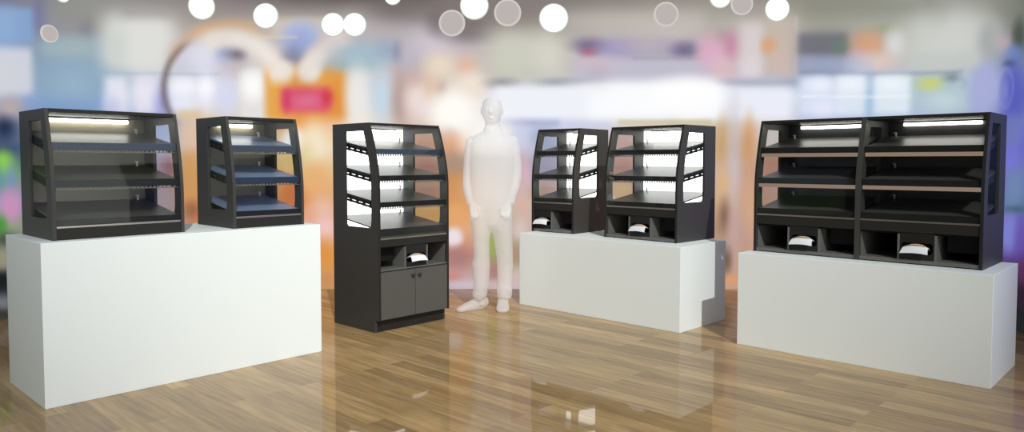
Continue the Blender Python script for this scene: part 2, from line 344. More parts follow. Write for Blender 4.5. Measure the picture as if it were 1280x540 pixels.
PATCHES = [
 ('r', -4.95, 2.348, 0.424, 0.145, 0.032, '86a4cc', 1, 0.18),
 ('r', -5.035, 2.33, 0.339, 0.143, 0.074, '94b0d4', 0.6, 0.181),
 ('r', -4.968, 1.988, 0.422, 0.189, 0.038, 'ccd0dc', 1, 0.121),
 ('e', -4.819, 2.0, 0.211, 0.129, 0.091, 'd4d4da', 0.7, 0.119),
 ('e', -4.465, 2.481, 0.045, 0.271, 0.054, '6c6e98', 0.6, 0.179),
 ('e', -4.773, 1.719, 0.116, 0.078, 0.052, 'b8a8ac', 1, 0.073),
 ('e', -4.847, 1.547, 0.103, 0.077, 0.052, '202c4c', 0.9, 0.046),
 ('e', -4.579, 1.76, 0.062, 0.054, 0.04, '8ca0cc', 0.7, 0.075),
 ('r', -4.17, 2.585, 0.205, 0.194, 0.099, '949490', 0.8, 0.17),
 ('e', -4.052, 2.458, 0.056, 0.072, 0.057, '82828e', 0.7, 0.144),
 ('r', -4.133, 2.284, 0.369, 0.093, 0.071, '9cb2bc', 0.9, 0.128),
 ('e', -4.183, 2.283, 0.127, 0.071, 0.071, 'a8b8b8', 0.6, 0.132),
 ('r', -4.107, 1.995, 0.404, 0.186, 0.072, '8aa6bc', 0.9, 0.09),
 ('e', -4.179, 1.966, 0.185, 0.142, 0.114, '9cb6cc', 0.7, 0.091),
 ('r', -4.217, 1.737, 0.301, 0.092, 0.071, '7c9cc8', 0.7, 0.062),
 ('r', -3.607, 2.394, 0.295, 0.255, 0.09, 'dededa', 1, 0.098),
 ('e', -3.556, 2.354, 0.208, 0.196, 0.121, 'dedfda', 0.8, 0.09),
 ('r', -3.532, 2.688, 0.226, 0.045, 0.06, '989490', 0.5, 0.115),
 ('e', -3.785, 2.331, 0.069, 0.185, 0.074, 'c0c8c4', 0.6, 0.108),
 ('r', -3.665, 2.105, 0.243, 0.007, 0.015, '8ca4c0', 0.6, 0.077),
 ('r', -3.805, 1.897, 0.1, 0.174, 0.044, 'dce0ee', 1, 0.065),
 ('r', -3.552, 1.912, 0.111, 0.178, 0.046, 'dcdcec', 1, 0.053),
 ('e', -3.774, 1.888, 0.097, 0.104, 0.074, 'ececf4', 0.6, 0.062),
 ('e', -3.566, 1.938, 0.07, 0.091, 0.061, 'f0eef4', 0.7, 0.056),
 ('e', -3.407, 1.831, 0.056, 0.108, 0.054, '8c90d0', 0.7, 0.04),
 ('e', -3.846, 1.773, 0.069, 0.089, 0.059, 'b0b4e4', 0.6, 0.054),
 ('e', -2.97, 2.298, 0.295, 0.203, 0.109, 'ccccde', 1, 0.034),
 ('e', -3.062, 2.341, 0.131, 0.109, 0.093, 'dcdce8', 0.8, 0.044),
 ('r', -3.132, 2.129, 0.249, 0.008, 0.016, '98a0aa', 0.6, 0.041),
 ('r', -3.228, 1.923, 0.114, 0.163, 0.054, 'e6e8f4', 1, 0.036),
 ('e', -3.011, 1.945, 0.095, 0.157, 0.055, 'eaeaf6', 1, 0.025),
 ('e', -2.818, 1.886, 0.106, 0.173, 0.079, 'd4daf0', 1, 0.012),
 ('e', -3.227, 2.008, 0.1, 0.078, 0.047, 'f6f6fc', 0.7, 0.041),
 ('e', -3.018, 2.0, 0.066, 0.078, 0.039, 'f8f8fc', 0.7, 0.027),
 ('e', -2.833, 2.381, 0.068, 0.094, 0.063, '8c98bc', 0.9, 0.023),
 ('e', -2.712, 2.343, 0.077, 0.071, 0.047, '6c6470', 0.8, 0.011),
 ('e', -2.721, 2.202, 0.123, 0.063, 0.071, 'c4b4b4', 0.7, 0.01),
 ('a', -2.857, 1.986, 0.534, 0.566, 0.031, '5c484c', 0.75, 0.019, 0.047, 128, 215),
 ('a', -2.855, 1.985, 0.564, 0.613, 0.055, 'c89c74', 0.6, 0.019, 0.063, 100, 150),
 ('a', -2.787, 1.986, 0.59, 0.63, 0.055, 'd8b088', 0.9, 0.016, 0.094, 60, 125),
 ('a', -2.792, 1.987, 0.5, 0.504, 0.047, 'e8dfd6', 0.95, 0.015, 0.189, 12, 118),
 ('a', -2.792, 1.987, 0.5, 0.504, 0.047, 'f4eee8', 0.6, 0.015, 0.079, 14, 90),
 ('r', -2.565, 1.934, 0.13, 0.245, 0.039, 'e4e2e0', 1, 0.001),
 ('e', -2.568, 2.029, 0.103, 0.134, 0.055, 'ffffff', 0.9, 0.001),
 ('r', -2.03, 1.958, 0.397, 0.252, 0.055, 'e4a050', 1, 0.0),
 ('r', -2.356, 1.934, 0.071, 0.229, 0.047, 'e8a850', 0.8, 0.0),
 ('e', -1.706, 1.887, 0.079, 0.158, 0.063, 'e08838', 0.8, 0.0),
 ('r', -2.047, 1.887, 0.238, 0.118, 0.047, 'dc5070', 1, 0.0),
 ('e', -2.039, 1.879, 0.143, 0.071, 0.063, 'e07c98', 0.9, 0.0),
 ('e', -2.237, 1.887, 0.032, 0.079, 0.032, 'd03860', 0.7, 0.0),
 ('e', -1.833, 1.911, 0.048, 0.071, 0.039, 'cc3848', 0.8, 0.0),
 ('r', -2.101, 2.599, 0.269, 0.09, 0.039, 'd0c5bc', 0.95, 0.0),
 ('e', -2.079, 2.516, 0.174, 0.141, 0.055, 'b4c0e4', 1, 0.0),
 ('e', -2.103, 2.438, 0.142, 0.11, 0.063, 'a4b0da', 0.8, 0.0),
 ('e', -2.168, 2.305, 0.095, 0.079, 0.055, '8088a8', 0.7, 0.0),
 ('r', -2.363, 2.505, 0.245, 0.012, 0.012, 'e0d4c0', 0.7, 0.0),
 ('a', -1.491, 2.004, 0.539, 0.52, 0.047, 'dcd0cc', 0.95, 0.0, 0.205, 100, 168),
 ('a', -1.491, 2.004, 0.539, 0.52, 0.039, 'eadfd8', 0.6, 0.0, 0.079, 130, 168),
 ('a', -2.792, 1.987, 0.5, 0.504, 0.039, 'f0e8e2', 0.9, 0.015, 0.189, 8, 32),
 ('a', -1.491, 2.004, 0.539, 0.52, 0.039, 'ece4de', 0.9, 0.0, 0.173, 140, 170),
 ('e', -2.249, 2.179, 0.103, 0.087, 0.039, 'eee6de', 0.9, 0.0),
 ('e', -2.02, 2.179, 0.095, 0.087, 0.039, 'eee6de', 0.9, 0.0),
 ('a', -1.491, 2.003, 0.618, 0.647, 0.095, 'b8b0b4', 0.8, 0.0, 0.237, 30, 105),
 ('e', -1.464, 2.32, 0.253, 0.11, 0.079, 'a4bcc8', 1, 0.0),
 ('e', -1.226, 2.383, 0.095, 0.078, 0.063, '98aac4', 0.8, 0.0),
 ('e', -1.663, 2.226, 0.143, 0.047, 0.055, '94b0b8', 0.7, 0.0),
 ('e', -1.131, 2.36, 0.04, 0.071, 0.039, '80809c', 0.9, 0.0),
 ('e', -1.531, 1.911, 0.119, 0.268, 0.063, 'ece8e4', 1, 0.0),
 ('e', -1.285, 1.911, 0.103, 0.221, 0.071, 'c4d8e8', 1, 0.0),
 ('e', -1.013, 2.32, 0.111, 0.157, 0.094, 'bcb8c4', 0.8, 0.0),
 ('e', -1.111, 1.863, 0.071, 0.19, 0.063, 'a88c88', 0.8, 0.0),
 ('e', -0.904, 1.887, 0.159, 0.174, 0.079, 'ecdcd8', 1, 0.0),
 ('e', -0.809, 2.045, 0.063, 0.126, 0.055, 'e0bca0', 0.7, 0.0),
 ('e', -0.967, 2.1, 0.079, 0.063, 0.055, 'd0b0a4', 0.6, 0.0),
 ('e', -0.791, 2.438, 0.174, 0.141, 0.094, 'd0c4ce', 1, 0.0),
 ('e', -0.713, 2.226, 0.143, 0.126, 0.079, 'e8d8c4', 1, 0.0),
 ('e', -0.451, 2.226, 0.079, 0.079, 0.063, 'e4b8a0', 0.9, 0.0),
 ('e', -0.698, 1.99, 0.04, 0.063, 0.039, 'b8a090', 0.6, 0.0),
 ('e', -0.404, 2.021, 0.127, 0.126, 0.071, 'f0e2d4', 1, 0.0),
 ('e', -0.588, 1.769, 0.222, 0.19, 0.079, 'fffdf6', 1, 0.0),
 ('e', -1.184, 2.775, 0.237, 0.109, 0.094, '6c6462', 0.7, 0.0),
 ('e', -0.75, 2.634, 0.079, 0.094, 0.07, '605a5a', 0.5, 0.0),
 ('e', -0.474, 2.54, 0.158, 0.063, 0.063, '6c6466', 0.5, 0.0),
 ('r', 0.146, 2.336, 0.368, 0.236, 0.126, 'cecec2', 0.85, 0.0),
 ('e', 0.396, 2.32, 0.142, 0.141, 0.11, 'dad6cc', 0.8, 0.0),
 ('e', 0.0, 2.305, 0.127, 0.157, 0.11, 'ccd0be', 0.6, 0.0),
 ('r', 1.283, 2.657, 0.77, 0.102, 0.07, 'c0b8b0', 0.7, 0.0),
 ('e', 1.541, 2.556, 0.474, 0.094, 0.11, 'ccc6c0', 0.6, 0.0),
 ('e', -0.095, 2.053, 0.111, 0.039, 0.039, '84808a', 0.8, 0.0),
 ('e', 0.42, 2.053, 0.135, 0.035, 0.039, '88889a', 0.8, 0.0),
 ('e', 0.713, 2.085, 0.143, 0.024, 0.032, '9498a8', 0.6, 0.0),
 ('r', 1.25, 2.387, 0.57, 0.075, 0.047, 'a49cb8', 0.9, 0.0),
 ('e', 0.751, 2.422, 0.142, 0.063, 0.047, '746684', 0.8, 0.0),
 ('e', 0.767, 2.352, 0.071, 0.039, 0.031, 'b06070', 0.8, 0.0),
 ('e', 1.044, 2.383, 0.158, 0.071, 0.063, 'a8a0c8', 0.7, 0.0),
 ('e', 1.36, 2.415, 0.174, 0.078, 0.071, 'beb4ba', 0.8, 0.0),
 ('e', 1.709, 2.375, 0.111, 0.071, 0.047, '6c6482', 0.75, 0.0),
 ('r', 1.311, 2.183, 0.709, 0.106, 0.047, 'c0bece', 0.9, 0.0),
 ('e', 0.831, 2.242, 0.19, 0.063, 0.063, 'd4bcc8', 0.8, 0.0),
 ('r', 1.543, 2.297, 0.356, 0.008, 0.012, '98949c', 0.6, 0.0),
 ('e', 1.97, 2.352, 0.127, 0.157, 0.063, 'dfb0c8', 0.85, 0.0),
 ('e', 2.083, 2.195, 0.111, 0.126, 0.063, 'd8bcc0', 0.7, 0.0),
 ('e', 2.175, 2.438, 0.071, 0.11, 0.047, 'c880a4', 0.7, 0.0),
 ('r', 2.371, 2.375, 0.125, 0.275, 0.063, 'dad0d2', 0.9, -0.008),
 ('e', 2.382, 2.202, 0.109, 0.11, 0.063, 'dcd6dc', 0.7, -0.007),
 ('r', 2.641, 2.4, 0.138, 0.305, 0.062, 'c8b8ac', 0.85, -0.035),
 ('e', 2.533, 2.42, 0.068, 0.078, 0.039, 'd8a47c', 0.9, -0.024),
 ('e', 2.641, 2.237, 0.075, 0.125, 0.063, 'd0bab4', 0.7, -0.03),
 ('r', 2.783, 2.406, 0.011, 0.291, 0.016, 'c4c8d0', 0.5, -0.049),
 ('r', 2.425, 2.052, 0.404, 0.031, 0.039, '98a0b8', 0.85, -0.012),
 ('e', 2.568, 2.098, 0.091, 0.039, 0.039, 'b8bccc', 0.7, -0.02),
 ('r', 0.964, 1.86, 1.139, 0.162, 0.047, 'f0f2fa', 1, 0.0),
 ('r', 1.408, 1.879, 0.655, 0.174, 0.079, 'fcfdff', 0.9, 0.0),
 ('e', 1.745, 1.911, 0.349, 0.189, 0.079, 'ffffff', 1, 0.0),
 ('r', 2.431, 1.847, 0.328, 0.158, 0.055, 'eceffa', 0.95, -0.008),
 ('r', 0.167, 1.658, 0.31, 0.032, 0.032, 'a8b0d0', 0.85, 0.0),
 ('r', 0.735, 1.634, 0.258, 0.04, 0.04, 'cdd2ea', 0.8, 0.0),
 ('r', 1.517, 1.67, 0.469, 0.02, 0.024, 'ccc298', 0.9, 0.0),
 ('r', 3.905, 2.639, 1.088, 0.078, 0.085, '8c8c80', 0.6, -0.164),
 ('r', 3.023, 2.407, 0.215, 0.104, 0.038, '70707a', 0.85, -0.073),
 ('e', 3.196, 2.375, 0.071, 0.091, 0.045, '6c8074', 0.8, -0.087),
 ('r', 3.059, 2.213, 0.233, 0.073, 0.046, 'a0a8c4', 0.8, -0.063),
 ('e', 3.43, 2.382, 0.135, 0.111, 0.059, 'd09c7c', 0.9, -0.108),
 ('e', 3.347, 2.286, 0.071, 0.045, 0.037, 'c8a8b8', 0.7, -0.092),
 ('e', 3.569, 2.505, 0.1, 0.037, 0.044, '98a080', 0.7, -0.134),
 ('e', 3.673, 2.346, 0.086, 0.116, 0.051, 'd6d8da', 0.9, -0.125),
 ('e', 3.541, 2.193, 0.143, 0.074, 0.059, 'dcc4b8', 0.8, -0.098),
 ('e', 3.328, 2.183, 0.085, 0.075, 0.053, 'b8c0d8', 0.7, -0.082),
 ('e', 4.223, 2.32, 0.37, 0.243, 0.122, 'cfd1cd', 0.95, -0.156),
 ('r', 4.146, 2.134, 0.354, 0.075, 0.055, 'c4c8c4', 0.8, -0.125),
 ('r', 3.58, 2.085, 0.752, 0.011, 0.018, '7c889c', 0.7, -0.085),
 ('r', 2.979, 1.913, 0.155, 0.186, 0.046, 'd8e0f4', 1, -0.039),
 ('r', 3.28, 1.907, 0.139, 0.189, 0.038, 'dce6f4', 1, -0.054),
 ('r', 3.655, 1.891, 0.166, 0.175, 0.036, 'dce8f2', 1, -0.071),
 ('e', 3.454, 1.889, 0.028, 0.179, 0.03, '98bcdc', 0.8, -0.062),
 ('r', 3.334, 1.889, 0.488, 0.008, 0.011, 'f8faff', 0.7, -0.055),
 ('e', 3.05, 1.803, 0.101, 0.077, 0.054, 'e8e8fa', 0.8, -0.035),
 ('e', 3.01, 2.02, 0.101, 0.069, 0.046, 'f0f4fc', 0.8, -0.047),
 ('e', 3.282, 2.005, 0.114, 0.068, 0.045, 'f2f6fc', 0.8, -0.063),
 ('e', 3.653, 1.978, 0.115, 0.066, 0.044, 'f0f6fa', 0.8, -0.081),
 ('r', 4.127, 1.847, 0.27, 0.158, 0.055, 'a8c0cc', 0.8, -0.084),
 ('e', 4.005, 1.954, 0.113, 0.056, 0.035, 'c8d078', 0.95, -0.095),
 ('e', 4.143, 1.798, 0.172, 0.082, 0.062, 'c8d8dc', 0.8, -0.077),
 ('e', 4.344, 1.934, 0.083, 0.08, 0.033, 'bcccd8', 0.9, -0.104),
 ('e', 4.343, 1.928, 0.05, 0.053, 0.027, 'a0b0c0', 0.7, -0.103),
 ('e', 4.212, 1.988, 0.064, 0.027, 0.027, '606c68', 0.6, -0.108),
 ('e', 4.58, 1.865, 0.185, 0.192, 0.064, 'a8aed8', 0.95, -0.099),
 ('e', 4.616, 2.24, 0.132, 0.127, 0.063, '9ca0a0', 0.7, -0.162),
 ('e', 4.786, 2.181, 0.094, 0.062, 0.043, 'b8a4ac', 0.8, -0.157),
 ('e', 4.948, 2.215, 0.071, 0.12, 0.036, '4c544c', 0.9, -0.168),
 ('e', 4.9, 2.097, 0.081, 0.054, 0.036, '7088c0', 0.85, -0.146),
 ('e', 4.85, 2.02, 0.055, 0.024, 0.018, '384450', 0.7, -0.131),
 ('e', 4.885, 1.804, 0.118, 0.207, 0.049, '5a60bc', 0.95, -0.094),
 ('a', 4.811, 1.841, 0.084, 0.148, 0.025, 'a8b0dc', 0.4, -0.099, 0.025, 0, 360),
 ('e', 4.804, 1.812, 0.047, 0.099, 0.025, '8c94d0', 0.6, -0.094),
 ('e', -4.876, 1.269, 0.105, 0.09, 0.045, '8cc858', 0.95, -0.0),
 ('e', -4.952, 1.129, 0.09, 0.102, 0.045, '5890b0', 0.7, -0.024),
 ('e', -4.793, 1.145, 0.05, 0.091, 0.033, '7090c8', 0.7, -0.02),
 ('e', -4.804, 0.91, 0.102, 0.118, 0.052, 'c890b8', 0.95, -0.059),
 ('e', -4.932, 0.764, 0.072, 0.077, 0.038, '4c9040', 0.9, -0.085),
 ('e', -4.868, 0.641, 0.123, 0.052, 0.039, '444844', 0.9, -0.104),
 ('e', -4.909, 0.484, 0.107, 0.09, 0.045, '9c9880', 0.8, -0.132),
 ('e', -4.916, 0.323, 0.107, 0.064, 0.032, '1c2024', 1, -0.159),
 ('e', -4.924, 0.142, 0.125, 0.058, 0.032, '70747c', 0.95, -0.189),
 ('e', -4.928, 0.046, 0.125, 0.032, 0.019, '383430', 0.9, -0.206),
 ('r', -3.167, 1.73, 0.108, 0.047, 0.031, 'dcc494', 0.7, 0.023),
 ('e', -3.164, 1.543, 0.101, 0.125, 0.063, 'e0c0a8', 0.8, 0.014),
 ('r', -3.179, 1.096, 0.108, 0.275, 0.063, 'd09858', 0.7, -0.009),
 ('e', -3.163, 0.805, 0.072, 0.079, 0.047, '946048', 0.8, -0.023),
 ('e', -3.399, 1.524, 0.099, 0.093, 0.046, 'b0bce4', 0.8, 0.018),
 ('e', -3.418, 1.254, 0.084, 0.077, 0.046, 'a890a8', 0.8, -0.001),
 ('e', -3.355, 1.23, 0.057, 0.078, 0.039, '906068', 0.7, -0.003),
 ('e', -3.425, 0.905, 0.099, 0.14, 0.054, 'ae9ca8', 0.8, -0.026),
 ('e', -2.179, 1.484, 0.111, 0.111, 0.04, 'fcf6fa', 1, 0.0),
 ('e', -2.182, 1.253, 0.096, 0.08, 0.048, 'e8c888', 0.9, 0.0),
 ('e', -2.187, 0.934, 0.112, 0.176, 0.048, 'd87c44', 0.9, 0.0),
 ('e', -1.972, 1.491, 0.127, 0.175, 0.071, 'f4e8cc', 0.9, 0.0),
 ('e', -2.038, 1.372, 0.064, 0.095, 0.048, 'e8d8a0', 0.6, 0.0),
 ('e', -1.953, 1.094, 0.128, 0.159, 0.072, 'e8b078', 0.8, 0.0),
 ('e', -1.885, 0.83, 0.112, 0.096, 0.064, 'ecc8b4', 0.7, 0.0),
 ('e', -1.863, 0.614, 0.096, 0.128, 0.056, 'f0c8c4', 0.9, 0.0),
 ('e', -1.874, 0.349, 0.08, 0.145, 0.048, 'dc9448', 0.9, 0.0),
 ('e', -1.861, 0.091, 0.08, 0.065, 0.04, 'c88c5c', 0.8, 0.0),
 ('e', -0.835, 1.468, 0.143, 0.111, 0.048, 'c89884', 0.9, 0.0),
 ('e', -0.837, 1.213, 0.143, 0.096, 0.048, 'a87c74', 0.9, 0.0),
 ('e', -0.838, 0.958, 0.144, 0.096, 0.048, 'a88478', 0.9, 0.0),
 ('e', -0.839, 0.75, 0.144, 0.096, 0.048, 'cca064', 0.9, 0.0),
 ('e', -0.62, 1.531, 0.08, 0.079, 0.048, 'd8c4b8', 0.7, 0.0),
 ('e', -0.573, 1.468, 0.095, 0.079, 0.056, 'e0a47c', 0.9, 0.0),
 ('e', -0.597, 1.293, 0.08, 0.111, 0.056, 'b89078', 0.8, 0.0),
 ('e', -0.574, 0.99, 0.112, 0.128, 0.064, 'd8985c', 0.9, 0.0),
 ('e', -0.559, 0.75, 0.112, 0.112, 0.056, 'e4a870', 0.9, 0.0),
 ('e', -0.584, 0.518, 0.088, 0.096, 0.032, 'ecdfe4', 1, 0.0),
 ('e', -0.545, 0.317, 0.096, 0.097, 0.064, 'a87c7c', 0.8, 0.0),
 ('e', -0.593, 0.131, 0.08, 0.065, 0.04, 'cc8c84', 0.9, 0.0),
 ('e', -0.481, 0.043, 0.177, 0.04, 0.024, 'ccbcc8', 0.9, 0.0),
 ('e', -0.239, 1.547, 0.27, 0.206, 0.095, 'fbf9f6', 0.9, 0.0),
 ('e', -0.255, 1.269, 0.287, 0.08, 0.064, '98968e', 0.8, 0.0),
 ('e', -0.319, 1.014, 0.175, 0.128, 0.096, 'dcb8a0', 0.7, 0.0),
 ('e', -0.064, 1.094, 0.112, 0.159, 0.08, 'b8a8a0', 0.7, 0.0),
 ('e', -0.192, 0.453, 0.096, 0.145, 0.056, '98a85c', 0.95, 0.0),
 ('e', -0.16, 0.172, 0.112, 0.113, 0.056, 'ac7c74', 0.8, 0.0),
 ('e', -0.185, 0.051, 0.16, 0.04, 0.032, 'd0b8b8', 0.7, 0.0),
 ('e', 0.095, 1.531, 0.08, 0.111, 0.048, 'ccd0e8', 0.8, 0.0),
 ('e', 0.128, 1.173, 0.064, 0.159, 0.056, 'dcb4c4', 0.85, 0.0),
 ('e', 0.112, 0.854, 0.08, 0.128, 0.056, 'd8b0a0', 0.8, 0.0),
 ('e', 0.08, 0.59, 0.08, 0.112, 0.048, 'e0c8c4', 0.8, 0.0),
 ('e', 0.04, 0.349, 0.048, 0.097, 0.04, 'b88c7c', 0.9, 0.0),
 ('e', 0.048, 0.131, 0.064, 0.081, 0.04, 'd4bab8', 0.8, 0.0),
 ('e', 0.302, 1.515, 0.111, 0.095, 0.04, 'a8b0d0', 0.9, 0.0),
 ('e', 0.303, 1.253, 0.112, 0.095, 0.048, 'a8a0bc', 0.9, 0.0),
 ('e', 0.303, 0.974, 0.112, 0.096, 0.048, 'b8988c', 0.9, 0.0),
 ('e', 1.098, 1.484, 0.111, 0.095, 0.048, 'ccaca8', 0.9, 0.0),
 ('e', 1.099, 1.237, 0.112, 0.08, 0.048, 'b88c84', 0.9, 0.0),
 ('e', 1.101, 0.95, 0.112, 0.128, 0.048, 'd8b490', 0.9, 0.0),
 ('e', 2.092, 1.452, 0.064, 0.206, 0.048, 'c8a070', 0.85, 0.0),
 ('e', 2.206, 1.292, 0.064, 0.477, 0.048, 'ccc0c4', 0.8, 0.0),
 ('e', 2.354, 1.467, 0.055, 0.222, 0.04, 'd4a070', 0.85, -0.001),
 ('e', 2.105, 1.07, 0.056, 0.128, 0.04, 'd8b484', 0.8, 0.0),
 ('e', 2.125, 0.734, 0.048, 0.128, 0.04, '786050', 0.9, 0.0),
 ('e', 2.223, 0.574, 0.064, 0.241, 0.048, 'c4a4a0', 0.8, 0.0),
 ('e', 2.393, 0.894, 0.078, 0.24, 0.056, 'dcb08c', 0.7, 0.003),
 ('e', 2.147, 0.285, 0.048, 0.113, 0.032, '6c5848', 0.9, 0.0),
 ('e', 2.198, 0.091, 0.112, 0.048, 0.032, 'd89c74', 0.9, 0.0),
 ('e', 2.584, 1.514, 0.091, 0.111, 0.04, 'dcd0d4', 0.9, -0.006),
 ('e', 2.588, 1.253, 0.106, 0.095, 0.048, 'b88878', 0.9, 0.0),
 ('e', 2.592, 0.975, 0.106, 0.111, 0.048, 'c09c8c', 0.9, 0.008),
 ('e', 4.89, 1.5, 0.109, 0.122, 0.049, '7880c0', 0.9, -0.041),
 ('e', 4.881, 1.3, 0.092, 0.085, 0.037, '7878d4', 0.9, -0.005),
 ('e', 4.946, 1.076, 0.09, 0.121, 0.042, '7088b0', 0.8, 0.034),
 ('e', 4.952, 0.913, 0.125, 0.024, 0.018, '3c6464', 0.9, 0.064),
 ('e', 4.907, 0.726, 0.109, 0.146, 0.043, '7c80cc', 0.9, 0.096),
 ('e', 5.035, 0.69, 0.07, 0.179, 0.036, '6450a8', 0.8, 0.105),
 ('e', 5.063, 0.454, 0.069, 0.107, 0.036, '583050', 0.8, 0.148),
 ('e', 5.071, 0.264, 0.086, 0.083, 0.036, '302030', 0.9, 0.183),
 ('r', 5.103, 0.058, 0.162, 0.104, 0.024, '202424', 1, 0.222),
]
SPOTS = [
 (-3.04, 2.793, 0.124, 0.132, 'b'),
 (-2.427, 2.712, 0.126, 0.125, 'b'),
 (-1.765, 2.626, 0.118, 0.117, 'b'),
 (-1.552, 2.626, 0.118, 0.117, 'b'),
 (-1.175, 2.9, 0.083, 0.082, 'b'),
 (-0.371, 2.814, 0.142, 0.141, 'b'),
 (0.411, 2.689, 0.146, 0.145, 'b'),
 (2.05, 2.892, 0.106, 0.105, 'b'),
 (2.606, 2.772, 0.116, 0.121, 'b'),
 (-4.262, 2.731, 0.064, 0.063, 'b'),
 (-4.388, 2.378, 0.08, 0.076, 'd'),
 (-0.592, 2.642, 0.13, 0.129, 'd'),
 (-0.043, 2.743, 0.134, 0.133, 'd'),
 (1.519, 2.728, 0.122, 0.121, 'd'),
 (2.264, 2.829, 0.11, 0.109, 'd'),
]
# ------------------------------------------------------------------ camera
cam = bpy.data.cameras.new('camera'); co = bpy.data.objects.new('camera', cam); COL.objects.link(co)
co.location = (0, 0, 1.27); co.rotation_euler = (PI / 2 - .04521726, 0, 0)
cam.sensor_width = 36; cam.lens = 930.72 * 36 / 1280; cam.shift_y = -25 / 1280; cam.clip_end = 60
scene.camera = co

# ------------------------------------------------------------------ curved backdrop wall
YB, RC, XR, XL = 7.42, 1.5, 2.3, -2.6
SMIN, SMAX = XL - RC * PI / 2 - 4.2, XR + RC * PI / 2 + 4.2
def wall_pt(s):
    """plan position and inward normal at length s along the wall"""
    if s > XR:
        a = (s - XR) / RC
        if a < PI / 2: return XR + RC * math.sin(a), YB - RC + RC * math.cos(a), a
        return XR + RC, YB - RC - (s - XR - RC * PI / 2), PI / 2
    if s < XL:
        a = (XL - s) / RC
        if a < PI / 2: return XL - RC * math.sin(a), YB - RC + RC * math.cos(a), -a
        return XL - RC, YB - RC - (XL - s - RC * PI / 2), -PI / 2
    return s, YB, 0
def smooth01(t): t = np.clip(t, 0, 1); return t * t * (3 - 2 * t)
def mural(Sg, Zg):
    """soft out-of-focus shop picture printed on the wall; wall coordinates in metres"""
    to = lambda hx: np.array([int(hx[i:i + 2], 16) / 255 for i in (0, 2, 4)])
    out = np.zeros(Sg.shape + (3,))
    cs = [c[0] for c in BASE]
    percol = []
    for s, c in BASE:
        zz = np.array([q[0] for q in c])[::-1]; cc = np.array([to(q[1]) for q in c])[::-1]
        percol.append(np.stack([np.interp(Zg, zz, cc[:, k]) for k in range(3)], -1))
    for i in range(len(cs) - 1):
        m = (Sg >= cs[i]) & (Sg < cs[i + 1]); t = smooth01((Sg - cs[i]) / (cs[i + 1] - cs[i]))[..., None]
        v = percol[i] * (1 - t) + percol[i + 1] * t; out[m] = v[m]
    out[Sg < cs[0]] = percol[0][Sg < cs[0]]; out[Sg >= cs[-1]] = percol[-1][Sg >= cs[-1]]
    for p in PATCHES:
        k, s, z, hs, hz, sf, col, al, sl = p[:9]; z = z + sl * (Sg - s)
        sf = sf * 1.5
        if k == 'r':
            dx = np.abs(Sg - s) - hs; dz = np.abs(Zg - z) - hz
            dd = np.maximum(dx, dz)
            w = smooth01(.5 - dx / (2 * sf)) * smooth01(.5 - dz / (2 * sf))
        elif k == 'e':
            r = np.sqrt(((Sg - s) / hs) ** 2 + ((Zg - z) / hz) ** 2); w = smooth01(.5 - (r - 1) * min(hs, hz) / (2 * sf))
        else:
            wd, a0, a1 = p[9:]
            r = np.sqrt(((Sg - s) / hs) ** 2 + ((Zg - z) / hz) ** 2); th = np.degrees(np.arctan2((Zg - z) / hz, (Sg - s) / hs)) % 360
            w = smooth01(.5 - (np.abs(r - 1) * hz - wd / 2) / (2 * sf))
            if a1 - a0 < 360:
                edge = 24.0; w = w * smooth01((th - a0) / edge + .5) * smooth01((a1 - th) / edge + .5)
        w = (w * al)[..., None]
        out = out * (1 - w) + to(col) * w
    # fine softness of the print: faint broad variation
    rng = np.random.RandomState(3)
    for _ in range(60):
        s, z = rng.uniform(cs[0], cs[-1]), rng.uniform(0, 3); rr = rng.uniform(.05, .22)
        w = np.exp(-(((Sg - s) / rr) ** 2 + ((Zg - z) / (rr * 1.2)) ** 2))[..., None] * rng.uniform(-.045, .045)
        out = out + w
    return np.clip(out, 0, 1)
ns, nz = 820, 170; HZ = 3.3
sv = np.linspace(SMIN, SMAX, ns); zv = np.linspace(0, HZ, nz)
Sg, Zg = np.meshgrid(sv, zv, indexing='ij'); C = mural(Sg, Zg)
lin = np.where(C <= .04045, C / 12.92, ((C + .055) / 1.055) ** 2.4)
verts = []
for s in sv:
    x, y, a = wall_pt(s)
    for z in zv: verts.append((x, y, z))
faces = [(i * nz + j, i * nz + j + 1, (i + 1) * nz + j + 1, (i + 1) * nz + j) for i in range(ns - 1) for j in range(nz - 1)]
# rear skin of the wall, 6 cm thick
nb = len(verts)
for s in sv:
    x, y, a = wall_pt(s); ox, oy = math.sin(a) * .06, math.cos(a) * .06
    verts.append((x + ox, y + oy, 0)); verts.append((x + ox, y + oy, HZ))
for i in range(ns - 1):
    b = nb + 2 * i
    faces.append((b, b + 2, b + 3, b + 1))
    faces.append((i * nz + nz - 1, b + 1, b + 3, (i + 1) * nz + nz - 1))
for i in (0, ns - 1):
    b = nb + 2 * i; faces.append(tuple([i * nz + j for j in range(nz)] + [b + 1, b]))
me = bpy.data.meshes.new('wall_back'); me.from_pydata(verts, [], faces); me.update()
ca = me.color_attributes.new('print', 'FLOAT_COLOR', 'POINT')
buf = np.zeros((len(verts), 4), dtype=np.float32); buf[:, 3] = 1; buf[:nb, :3] = lin.reshape(-1, 3)
ca.data.foreach_set('color', buf.ravel())
m = bpy.data.materials.new('backlit_printed_mural'); m.use_nodes = True; nt = m.node_tree
b = nt.nodes['Principled BSDF']; at = nt.nodes.new('ShaderNodeAttribute'); at.attribute_name = 'print'
b.inputs['Base Color'].default_value = (0, 0, 0, 1); b.inputs['Roughness'].default_value = .9; b.inputs['Specular IOR Level'].default_value = 0
nt.links.new(at.outputs['Color'], b.inputs['Emission Color']); b.inputs['Emission Strength'].default_value = 1.0  # picture made to glow by itself to hold its colours, no backlight
me.materials.append(m)
for p in me.polygons: p.use_smooth = True
wall = bpy.data.objects.new('wall_back', me); COL.objects.link(wall)
